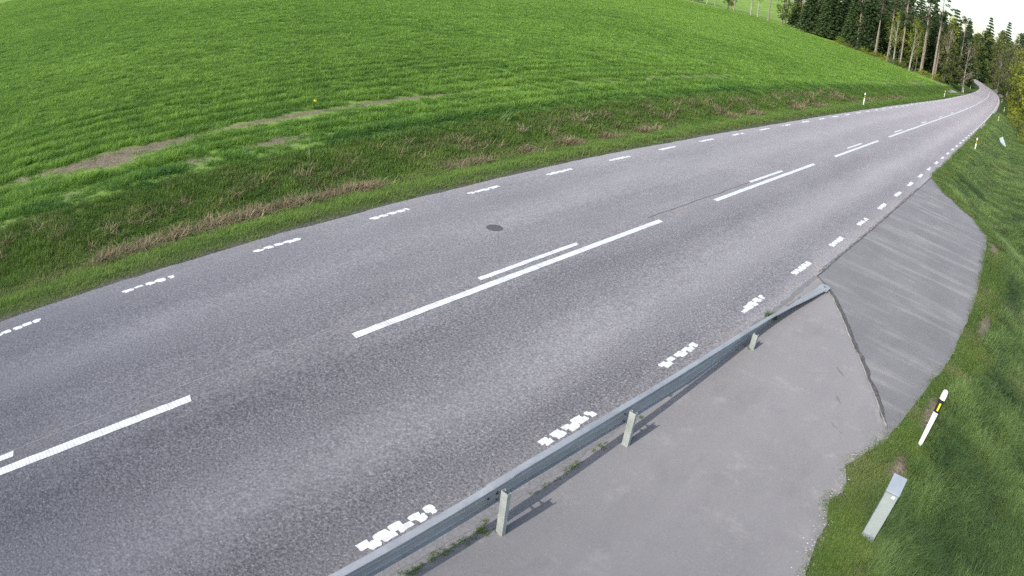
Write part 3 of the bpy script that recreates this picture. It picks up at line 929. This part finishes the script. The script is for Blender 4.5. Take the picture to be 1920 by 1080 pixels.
hz = np.clip(.95 + .42 * lump + .5 * (row - .5) * (0.04 + 1.3 * near), .25, 1.6) * (1 - .6 * np.maximum(np.clip(sm, 0, 1), soil_mask(x - .75, y)))
bank = np.exp(-((u + 9.55 + .3 * vn(x, y, 1.5, 19)) / .65) ** 2) * np.clip(.65 + .6 * vn(x, y, 2.1, 20), .1, 1)
tint = np.clip(.50 + .34 * lump + .18 * vn(x, y, 12, 18) + .45 * near * (row - .5) + RNG.normal(0, .12, len(x)) + .25 * np.clip((y - 50) / 60, 0, 1) - .1 * near, 0, 1)  # near row crests tinted lighter, gaps darker: lit tops put into the colour
dry = np.clip(bank * .75 + .3 * np.clip(-lump, 0, 1) * near, 0, .9)
scatter("crop", crop_c, np.stack([x, y, ground_z(x, y) - .02], 1), s, tint, dry, RNG.integers(0, 5, len(x)),
        "lush green young crop covering the field beyond the road", sclz=hz / np.sqrt(s))

# -- left verge and ditch
verge_c = tuft_collection("verge_tuft", [blade_mesh("verge_tuft", 46, .17, .06, .17, .009, M_verge, .8, 20 + s) for s in range(4)])
N = 34000
y = -6 + (RNG.uniform(0, 1, N) ** 1.7) * 170
u = RNG.uniform(-9.3, -4.38, N)
L_ = np.sqrt(1 + slope(y) ** 2)
x = xc(y) + u
s = np.clip(.85 + (y / 45) ** .8 * np.sign(np.maximum(y, 0)), .85, 3.0)
near_road = np.clip((u + 5.15 + .15 * vn(x, y, .7, 46)) / .5, 0, 1)
keep = RNG.uniform(0, 1, N) > near_road * .55
dz_ = np.exp(-((u + 6.55 + .2 * vn(x, y, 3, 24)) / .42) ** 2)
upper = np.clip((-u - 7.0) / 1.0, 0, 1)
lump = vn(x, y, .55, 25)
tint = np.clip(.55 + .34 * lump + .25 * np.exp(-((u + 5.5) / .5) ** 2) - .16 * upper + RNG.normal(0, .12, N) - .25 * near_road, 0, 1)
dry = np.clip(dz_ * (.10 + .45 * vn(x, y, 1.3, 26)) + .3 * upper * np.clip(vn(x, y, .9, 27) - .15, 0, 1) + .34 * near_road * RNG.uniform(.3, 1, N) + .08 * RNG.uniform(0, 1, N), 0, .95) * np.clip(1 - (y - 30) / 35, .12, 1)
hz = np.clip(1 + .35 * lump + .25 * upper - .55 * near_road, .35, 2)
k_ = keep
scatter("verge_grass", verge_c, np.stack([x, y, ground_z(x, y) - .01], 1)[k_], (s * .95)[k_], tint[k_], dry[k_], RNG.integers(0, 4, k_.sum()),
        "mixed green and straw grass of the verge and ditch beyond the road", sclz=(hz / s ** .5)[k_])

straw_c = tuft_collection("straw_tuft", [blade_mesh("straw_tuft", 22, .17, .16, .42, .013, M_straw, 1.35, 40 + s) for s in range(3)])
N = 1450
y = -4 + (RNG.uniform(0, 1, N) ** 1.4) * 56
y[:160] = RNG.uniform(57, 82, 160)
u = -6.55 + .18 * vn(y, 0 * y, 2.5, 30) + RNG.normal(0, .14, N)
x = xc(y) + u
keep = (vn(x * .5, y, 1.1, 28) + .45 * vn(x, y, 4, 29) > .18 + .25 * np.clip(1 - y / 10, 0, 1))
N2 = 260
y2 = RNG.uniform(-2, 60, N2); u2 = RNG.uniform(-8.6, -7.2, N2)
x = np.concatenate([x[keep], xc(y2) + u2]); y = np.concatenate([y[keep], y2])
n = len(x)
scatter("dry_grass", straw_c, np.stack([x, y, ground_z(x, y)], 1), RNG.uniform(.6, 1.25, n) * np.clip(.9 + y / 80, .9, 2), RNG.uniform(0, 1, n), RNG.uniform(0, .6, n), RNG.integers(0, 3, n),
        "bleached straw lying along the bottom of the ditch")

# -- camera's side
side_c = tuft_collection("side_tuft", [blade_mesh("side_tuft", 60, .13, .05, .13, .006, M_verge, .85, 60 + s) for s in range(4)])
long_c = tuft_collection("long_tuft", [blade_mesh("long_tuft", 60, .17, .16, .38, .008, M_ditch, 1.0, 70 + s, 4, lean=(.25, .1)) for s in range(5)])
def side(N, e0, e1, pw, ymax):
    y = 4 + (RNG.uniform(0, 1, N) ** pw) * ymax
    e = e0 + (e1 - e0) * RNG.uniform(0, 1, N)
    return apron_edge(y) + e, y, e
x, y, e = side(21000, -.07, 1.0, 1.5, 120)
sm = soil_mask(x, y)
keep = (RNG.uniform(0, 1, len(x)) > sm * 1.2) & (RNG.uniform(0, 1, len(x)) < np.clip(.35 + (e + .07) * 3 + .5 * vn(x, y, .5, 33), .1, 1))
x, y, e = x[keep], y[keep], e[keep]
n = len(x)
scatter("verge_grass", side_c, np.stack([x, y, ground_z(x, y) - .01], 1), np.clip(.75 + y / 35, .8, 3), np.clip(.35 + .3 * vn(x, y, .6, 34) + RNG.normal(0, .15, n) + .2 * np.clip((y - 25) / 40, 0, 1), 0, 1),
        np.clip(.22 * RNG.uniform(0, 1, n) + .35 * np.clip(vn(x, y, .8, 35), 0, 1), 0, .85), RNG.integers(0, 4, n), "short patchy grass along the edge of the paved forecourt", sclz=np.clip(.5 + e * 1.0, .5, 1.3) / np.clip(.75 + y / 35, .8, 3) ** .4)
x, y, e = side(34000, .55, 7.0, 1.35, 130)
sm = soil_mask(x, y)
keep = (RNG.uniform(0, 1, len(x)) > sm) & (e > .75 + .3 * vn(x, y, .9, 36)) & ((e < 4.2) | (y > 20))
x, y, e = x[keep], y[keep], e[keep]
n = len(x)
lump = vn(x, y, .7, 37) * .6 + vn(x, y, 1.9, 38) * .4
sunny = np.clip((y - 17) / 25, 0, 1)  # sunlit look painted into the tint further off; blades are shorter there
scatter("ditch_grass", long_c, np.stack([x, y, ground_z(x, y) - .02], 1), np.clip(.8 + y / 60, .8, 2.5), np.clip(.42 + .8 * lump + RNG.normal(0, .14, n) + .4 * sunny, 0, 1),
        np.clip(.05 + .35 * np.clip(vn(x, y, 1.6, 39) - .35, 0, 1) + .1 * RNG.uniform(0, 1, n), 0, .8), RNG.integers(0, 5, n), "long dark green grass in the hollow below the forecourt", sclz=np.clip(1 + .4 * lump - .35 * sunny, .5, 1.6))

# weeds and grit along the foot of the rail and the crumbled joint
weed_c = tuft_collection("weed_tuft", [blade_mesh("weed_tuft", 22, .05, .02, .07, .006, M_verge, .8, 90 + s) for s in range(3)])
wp = []
for (yc_, sp, nn, xx_) in ((3.35, .10, 16, -3.69), (3.75, .22, 46, -3.70), (4.25, .18, 22, -3.70), (4.6, .12, 10, -3.71), (5.35, .2, 16, -3.72), (6.0, .25, 34, -3.72), (6.6, .2, 14, -3.73), (7.1, .1, 8, -3.57), (4.5, .06, 8, -3.56), (10.95, .05, 6, -3.54), (3.9, .3, 12, -3.63), (8.4, .5, 12, -3.76)):
    for _ in range(nn // 3 + 1):
        wp.append((xx_ - .045 + random.gauss(0, .022), yc_ + random.gauss(0, sp), 0))
wp = np.array(wp); n = len(wp)
wp[:, 2] = -0.012
scatter("weeds", weed_c, wp, RNG.uniform(.4, 1.0, n), RNG.uniform(0, .4, n), RNG.uniform(0, .35, n), RNG.integers(0, 3, n), "small weeds growing along the foot of the guardrail")
def stones(name, N, xs_, ys_, smin, smax, mat, label):
    mb = MB()
    for _ in range(N):
        x_, y_ = xs_(), ys_()
        if callable(x_): x_ = x_(y_)
        s_ = random.uniform(smin, smax) ; z_ = gz(x_, y_) if x_ > apron_edge(y_) or x_ < -12.3 else float(zc(y_)) - 0.012
        pts = [Vector((random.uniform(-1, 1), random.uniform(-1, 1), random.uniform(-.3, 1))).normalized() for _ in range(6)]
        a, b_, c_ = s_, s_ * random.uniform(.6, 1), s_ * random.uniform(.4, .8)
        t_ = random.uniform(0, 3)
        V = [(1, 0, 0), (0, 1, 0), (-1, 0, 0), (0, -1, 0), (0.1, .1, 1), (0, 0, -.6)]
        V = [(x_ + a * (q[0] * math.cos(t_) - q[1] * math.sin(t_)), y_ + b_ * (q[0] * math.sin(t_) + q[1] * math.cos(t_)), z_ + c_ * q[2]) for q in V]
        mb.add(V, [(0, 1, 4), (1, 2, 4), (2, 3, 4), (3, 0, 4), (1, 0, 5), (2, 1, 5), (3, 2, 5), (0, 3, 5)])
    return tag(mb.build(name, mat), label, kind="stuff")
stones("gravel", 900, lambda: (lambda yy: float(apron_edge(yy)) + random.gauss(.03, .10)), lambda: 5.5 + 10 * random.random() ** 1.6, .006, .022, M_gravel, "loose grit along the crumbling edge of the forecourt")
stones("gravel", 500, lambda: random.gauss(-3.80, .05), lambda: random.uniform(2, 16), .004, .012, M_gravel, "fine grit along the road's edge by the guardrail")

def plant(name, me_list, loc, label, cat, scale=1.0):
    r = tag(empty(name, loc), label, cat)
    r.scale = (scale,) * 3
    for nm, me in me_list: link(nm, me, None, r)
    return r
M_verge_o = leaf_mat("weed_leaves", (0.035, 0.10, 0.015), (0.09, 0.18, 0.03), .3, tint=False, noise_scale=8)
M_reed_o = leaf_mat("pale_reed", (0.12, 0.22, 0.06), (0.30, 0.40, 0.16), .3, tint=False, noise_scale=3)
M_straw_o = leaf_mat("pale_stalk", (0.30, 0.36, 0.2), (0.42, 0.44, 0.26), .3, tint=False, noise_scale=3)
plant("grass_clump", [("leaves", blade_mesh("leaves", 170, .13, .05, .17, .006, M_verge_o, .8, 201)), ("dry_leaves", blade_mesh("dry_leaves", 40, .17, .04, .14, .006, M_straw_o, 1.1, 202))], (-3.80, 12.45, -0.02),
      "green tuft of grass growing between the road and the sloping rail end", "grass clump")
plant("reed_clump", [("leaves", blade_mesh("leaves", 20, .18, .4, .85, .018, M_reed_o, .75, 203, 5, lean=(.15, .35)))], (-16.95, 18.5, gz(-16.95, 18.5)),
      "pale arching reed clump standing above the ditch at the crop's edge", "reed clump")
plant("grass_stalk", [("stem", blade_mesh("stem", 3, .02, .75, .9, .013, M_straw_o, .08, 204, 4)), ("leaves", blade_mesh("leaves", 6, .05, .2, .4, .012, M_reed_o, .6, 205, 4))], (-16.8, 10.35, gz(-16.8, 10.35)),
      "single tall thin grass stalk standing upright before the crop", "grass stalk")
fl = MB()
for i in range(60):
    a, e_ = random.uniform(0, 6.28), random.uniform(-.6, 1.5)
    c_ = Vector((math.cos(a) * math.cos(e_), math.sin(a) * math.cos(e_), math.sin(e_))) * .065 + Vector((0, 0, .30))
    t1 = Vector((random.uniform(-1, 1), random.uniform(-1, 1), random.uniform(-1, 1))).normalized() * .022
    t2 = t1.cross(Vector((0.3, .5, 1))).normalized() * .022
    fl.add([c_ + t1, c_ + t2, c_ - t1, c_ - t2], [(0, 1, 2, 3)])
fp = plant("yellow_flower", [("stem", blade_mesh("stem", 8, .03, .2, .3, .012, M_verge_o, .2, 206, 4))], (-21.45, 13.4, gz(-21.45, 13.4)),
           "bright yellow flower head at the bare strip in the crop", "flower")
fl.build("petals", M_flower, fp)

# ------------------------------------------------------------------ trees
def leafcloud(name, centers, radii, per, size, mat, seed, flat=1.0, droop=0.0):
    r = np.random.default_rng(seed)
    V = []; 
    cs = np.asarray(centers, float); rs = np.asarray(radii, float)
    idx = np.repeat(np.arange(len(cs)), per)
    n = len(idx)
    d = r.normal(0, 1, (n, 3)); d /= np.linalg.norm(d, axis=1)[:, None]
    rad = rs[idx] * (r.uniform(0.25, 1, n) ** .5) * r.uniform(.8, 1.15, n)
    P = cs[idx] + d * rad[:, None] * np.array([1, 1, flat])
    P[:, 2] -= droop * (rad ** 2)
    t1 = r.normal(0, 1, (n, 3)); t1 /= np.linalg.norm(t1, axis=1)[:, None]
    t2 = np.cross(t1, d + .3 * r.normal(0, 1, (n, 3))); t2 /= np.linalg.norm(t2, axis=1)[:, None] + 1e-9
    s = size * r.uniform(.55, 1.35, n)[:, None]
    A = P + t1 * s; B = P + t2 * s * .6; C = P - t1 * s; D = P - t2 * s * .6
    V = np.stack([A, B, C, D], 1).reshape(-1, 3)
    F = np.arange(4 * n).reshape(-1, 4).tolist()
    me = mesh(name, V, F); me.materials.append(mat)
    return me

def broadleaf(seed, h, spread, leafm, bark, bare=.3, per=26, nclump=80, size=.22):
    r = random.Random(seed)
    mb = MB()
    tr = [(0, 0, -.4)]; x_ = y_ = 0
    for i in range(1, 8):
        x_ += r.uniform(-.12, .12) * h / 12; y_ += r.uniform(-.12, .12) * h / 12
        tr.append((x_, y_, h * .85 * i / 7))
    mb.tube(tr, [h * .016 * (1 - .13 * i) + .015 for i in range(8)], 8)
    C = []; Q = []
    for i in range(nclump):
        t = r.uniform(bare, 1.0)
        a = r.uniform(0, 6.283)
        prof = math.sin(math.pi * min(1, (t - bare) / (1 - bare) * .86 + .14)) ** .7
        q = spread * prof * r.uniform(.3, 1.0)
        C.append((q * math.cos(a), q * math.sin(a), h * t)); Q.append(r.uniform(.5, 1.15) * h / 13)
        if i % 3 == 0:
            k = min(6, int(t * 7)); b = tr[k]
            b = (b[0], b[1], max(.5, h * t * .72)); 
            mid = ((b[0] + C[-1][0]) * .55, (b[1] + C[-1][1]) * .55, (b[2] + C[-1][2]) / 2 + .1)
            mb.tube([b, mid, C[-1]], [.055 * h / 12, .035 * h / 12, .01], 5)
    return mb, leafcloud("crown", C, Q, per, size, leafm, seed, .8)

def spruce(seed, h, spread, leafm, per=22, low=.08, size=.26):
    r = random.Random(seed)
    mb = MB(); mb.tube([(0, 0, -.4), (0, 0, h * .5), (0, 0, h * .98)], [h * .014, h * .009, .02], 7)
    C = []; Q = []
    t = low
    while t < .99:
        ring = spread * (1 - t) ** .8 + .15
        nb = max(3, int(9 * (1 - t) + 3))
        a0 = r.uniform(0, 6)
        for i in range(nb):
            a = a0 + 6.283 * i / nb + r.uniform(-.2, .2); L = ring * r.uniform(.75, 1.15)
            mb.tube([(0, 0, h * t), (L * .95 * math.cos(a), L * .95 * math.sin(a), h * t - .12 * L)], [.03, .008], 4)
            for q in (.35, .65, .95):
                C.append((L * q * math.cos(a), L * q * math.sin(a), h * t - .15 * L * q * q)); Q.append(.32 + .32 * (1 - t))
        t += .035 + .012 * r.random()
    return mb, leafcloud("crown", C, Q, per, size, leafm, seed, .45, .12)

def pine(seed, h, leafm, bark):
    r = random.Random(seed)
    mb = MB(); dx_ = r.uniform(-.5, .5)
    mb.tube([(0, 0, -.4), (dx_ * .3, 0, h * .35), (dx_ * .7, .2, h * .7), (dx_, .2, h * .96)], [h * .013, h * .011, h * .008, .03], 9)
    C = []; Q = []
    for i in range(46):
        t = r.uniform(.56, 1.0); a = r.uniform(0, 6.283); q = r.uniform(.3, 1) * 2.4 * math.sin(math.pi * min(1, (t - .5) * 1.75)) + .3
        C.append((dx_ * t + q * math.cos(a), q * math.sin(a), h * t)); Q.append(r.uniform(.5, .95))
        mb.tube([(dx_ * t, .15, h * t - .5), C[-1]], [.05, .012], 4)
    for i in range(9):      # dead snags
        t = r.uniform(.12, .55); a = r.uniform(0, 6.283); q = r.uniform(.4, 1.5)
        mb.tube([(dx_ * t, .1 * t, h * t), (dx_ * t + q * math.cos(a), q * math.sin(a), h * t - .1)], [.03, .008], 4)
    return mb, leafcloud("crown", C, Q, 34, .22, leafm, seed, .6)

def bush(seed, h, w, leafm, n=26, per=26):
    r = random.Random(seed)
    mb = MB(); C = []; Q = []
    for i in range(n):
        a = r.uniform(0, 6.283); q = w * math.sqrt(r.random()); z = h * r.uniform(.1, 1) * (1 - .5 * (q / w) ** 2)
        C.append((q * math.cos(a), q * math.sin(a), z)); Q.append(r.uniform(.3, .6) * h / 2.2)
        mb.tube([(q * .25 * math.cos(a), q * .25 * math.sin(a), -.2), C[-1]], [.03, .008], 4)
    return mb, leafcloud("crown", C, Q, per, .13, leafm, seed, .8)

KINDS = {}
def reg(kind, gen, bark):
    mb, crown_me = gen
    KINDS.setdefault(kind, []).append((mesh("trunk", mb.v, mb.f), crown_me, bark))
for s_ in range(3): reg("spruce_tree", spruce(400 + s_, (17, 20, 14)[s_], (3.2, 3.6, 2.9)[s_], M_conifer), M_darkbark)
for s_ in range(3): reg("pine_tree", pine(420 + s_, (19, 21, 17)[s_], M_conifer, M_bark), M_bark)
for s_ in range(2): reg("leafing_tree", broadleaf(440 + s_, (13, 10)[s_], (3.6, 3.1)[s_], M_spring, M_birch, .12, 30, 95), M_darkbark)
for s_ in range(2): reg("broadleaf_tree", broadleaf(460 + s_, (15, 12)[s_], (4.2, 3.6)[s_], M_broad, M_darkbark, .12, 30, 100), M_darkbark)
for s_ in range(2): reg("budding_tree", broadleaf(480 + s_, (12, 14)[s_], (3.0, 3.2)[s_], M_bud, M_bark, .15, 14, 80, .16), M_bark)
for s_ in range(2): reg("birch_tree", broadleaf(500 + s_, (15, 17)[s_], (2.3, 2.5)[s_], M_spring, M_birch, .35, 20, 60, .16), M_birch)
for s_ in range(2): reg("bush", bush(520 + s_, (2.0, 2.8)[s_], (1.6, 1.9)[s_], (M_broad, M_spring)[s_]), M_darkbark)
CATN = {"spruce_tree": "spruce", "pine_tree": "pine", "leafing_tree": "tree", "broadleaf_tree": "tree", "budding_tree": "tree", "birch_tree": "birch", "bush": "bush"}
LOOK = {"spruce_tree": "dark green spruce", "pine_tree": "tall bare-trunked pine", "leafing_tree": "yellow-green tree in spring leaf",
        "broadleaf_tree": "olive green broadleaf tree", "budding_tree": "grey-brown tree not yet in leaf", "birch_tree": "birch with a whitish trunk", "bush": "low rounded bush"}
def tree(kind, x_, y_, sc, where, var=None, group=None):
    lst = KINDS[kind]
    tm, cm, bark = lst[var if var is not None else random.randrange(len(lst))]
    r = empty(kind, (x_, y_, gz(x_, y_) - .05), (0, 0, random.uniform(0, 6.28)))
    r.scale = (sc * random.uniform(.92, 1.08),) * 2 + (sc,)
    tag(r, LOOK[kind] + " " + where, CATN[kind], group or ("%s %s" % (kind.replace("_", " ") + "s" if kind != "bush" else "bushes", where)))
    link("trunk", tm, bark, r); link("crown", cm, None, r)
    return r

def jit(a): return random.uniform(-a, a)
# left wood: its front row stands along the far edge of the crop
front = [(-13.5 - 2.6, 172), (-19, 169), (-21.8, 171), (-24.6, 168), (-27.2, 170), (-30.2, 167), (-33.6, 172), (-36.4, 176), (-39.2, 180), (-43, 184), (-47, 188), (-51, 193)]
kinds_f = ["budding_tree", "broadleaf_tree", "budding_tree", "pine_tree", "pine_tree", "birch_tree", "pine_tree", "birch_tree", "pine_tree", "pine_tree", "spruce_tree", "pine_tree"]
ORD = "first second third fourth fifth sixth seventh eighth ninth tenth eleventh twelfth thirteenth fourteenth fifteenth sixteenth seventeenth eighteenth nineteenth".split()
for i, ((x_, y_), kd) in enumerate(zip(front, kinds_f)):
    tree(kd, x_ + jit(.5), y_ + jit(1), random.uniform(.85, 1.1), ORD[i] + " from the road along the left wood", group="front row of the left wood")
for i in range(11):
    t = i / 10
    tree("pine_tree" if i % 3 else "birch_tree", -22 - 30 * t + jit(1.0), 173 + 20 * t + jit(2), random.uniform(.8, 1.15), "in the second row of the left wood")
for i in range(16):
    x_ = -20 - 36 * (i + .5) / 16 + jit(.6); y_ = 168 + max(0, -x_ - 30) * .75 + jit(1.5)
    tree("bush", x_, y_, random.uniform(.5, .95), "along the foot of the left wood")
for i in range(62):
    y_ = 178 + 120 * random.random() ** 1.3
    x_ = float(xc(y_)) - 11 - 60 * random.random() ** 1.4
    if y_ < 176 + max(0, -x_ - 33) * .8: y_ = 180 + max(0, -x_ - 33) * .8 + random.uniform(2, 15)
    tree(random.choice(["spruce_tree", "spruce_tree", "pine_tree", "broadleaf_tree", "spruce_tree"]), x_, y_, random.uniform(.8, 1.15), "deep in the left wood")
# the far edge of the crop field
for i in range(40):
    t = (i + .5) / 40
    x_ = -55 - 190 * t + jit(2); y_ = 200 + 95 * t + jit(4)
    tree(random.choice(["spruce_tree", "pine_tree", "broadleaf_tree", "spruce_tree", "birch_tree"]), x_, y_, random.uniform(.9, 1.2), "beyond the far end of the crop")
# right wood
right = [("budding_tree", 6.0, 92, .8), ("broadleaf_tree", 6.0, 101, 1.0), ("leafing_tree", 5.2, 112, 1.3), ("leafing_tree", 4.6, 124, 1.4), ("broadleaf_tree", 4.6, 135, 1.25), ("leafing_tree", 4.0, 147, 1.5),
         ("leafing_tree", 3.0, 160, 1.6), ("broadleaf_tree", 2.6, 173, 1.4), ("leafing_tree", 1.2, 186, 1.6), ("budding_tree", 1.2, 198, 1.5), ("broadleaf_tree", .2, 211, 1.4), ("budding_tree", -.4, 225, 1.5),
         ("broadleaf_tree", -1.6, 239, 1.4), ("budding_tree", -3.2, 254, 1.6), ("broadleaf_tree", -4.4, 270, 1.5), ("budding_tree", -6.8, 288, 1.7), ("broadleaf_tree", -10, 306, 1.6), ("budding_tree", -13.5, 324, 1.7), ("broadleaf_tree", -16.5, 343, 1.7)]
for i, (kd, x_, y_, sc) in enumerate(right):
    tree(kd, x_ + jit(.3), y_, sc, ORD[i] + " in the front row of the right wood", group="front row of the right wood")
for i in range(26):
    y_ = 84 + 270 * (i + .5) / 26
    e_ = float(xc(y_)) + 9.0 + 1.5 * max(0, (150 - y_) / 50)
    tree("bush", e_ + jit(.5), y_ + jit(2), random.uniform(.6, 1.3), "along the foot of the right wood")
for i in range(62):
    y_ = 96 + 300 * (i + random.random()) / 62
    x_ = float(xc(y_)) + 17 + 22 * random.random() ** 1.3
    tree(random.choice(["spruce_tree", "broadleaf_tree", "spruce_tree", "pine_tree", "broadleaf_tree"]), x_, y_, random.uniform(1.2, 1.7), "deep in the right wood")
# woods closing the view behind the second bend
for i in range(58):
    x_ = -125 + 135 * (i + .5) / 58 + jit(1.5)
    y_ = 425 + jit(16) + max(0, x_ + 22) * -1.2
    if abs(x_ - float(xc(y_))) < 8: x_ = float(xc(y_)) + 10
    tree(random.choice(["broadleaf_tree", "budding_tree", "spruce_tree", "broadleaf_tree", "spruce_tree"]), x_, y_, random.uniform(1.5, 2.1), "closing the view behind the second bend")
for i in range(30):
    y_ = 236 + 150 * (i + .5) / 30
    x_ = float(xc(y_)) - 9.0 - 2.0 * random.random() - .03 * (y_ - 236)
    tree(random.choice(["spruce_tree", "budding_tree", "broadleaf_tree"]), x_, y_, random.uniform(.9, 1.4), "inside the bend of the far road")

# rocks at the outside of the far bend
def boulder(x_, y_, s_, label, seed):
    import bmesh
    bm = bmesh.new(); bmesh.ops.create_icosphere(bm, subdivisions=3, radius=1)
    for v_ in bm.verts:
        p_ = v_.co
        q = 1 + .28 * float(vn(p_.x * 2 + seed, p_.y * 2 + p_.z, .8, seed)) + .12 * float(vn(p_.x * 5, p_.z * 5 + p_.y * 3, .7, seed + 1))
        v_.co = Vector((p_.x * 1.1 * q, p_.y * 1.5 * q, max(-.3, p_.z) * .8 * q))
    me = bpy.data.meshes.new("boulder"); bm.to_mesh(me); bm.free()
    o = link("boulder", me, M_rock, loc=(x_, y_, gz(x_, y_)))
    o.scale = (s_,) * 3; o.rotation_euler = (0, 0, seed)
    tag(o, label, "boulder", "boulders beside the far bend")
boulder(-14.0, 338, 1.9, "largest grey boulder beside the far bend under the bare trees", 3)
boulder(-9.6, 306, 1.4, "grey boulder beside the far bend with brush on both sides", 5)
boulder(-6.6, 282, 1.1, "lowest grey boulder beside the far bend nearest the right verge", 8)
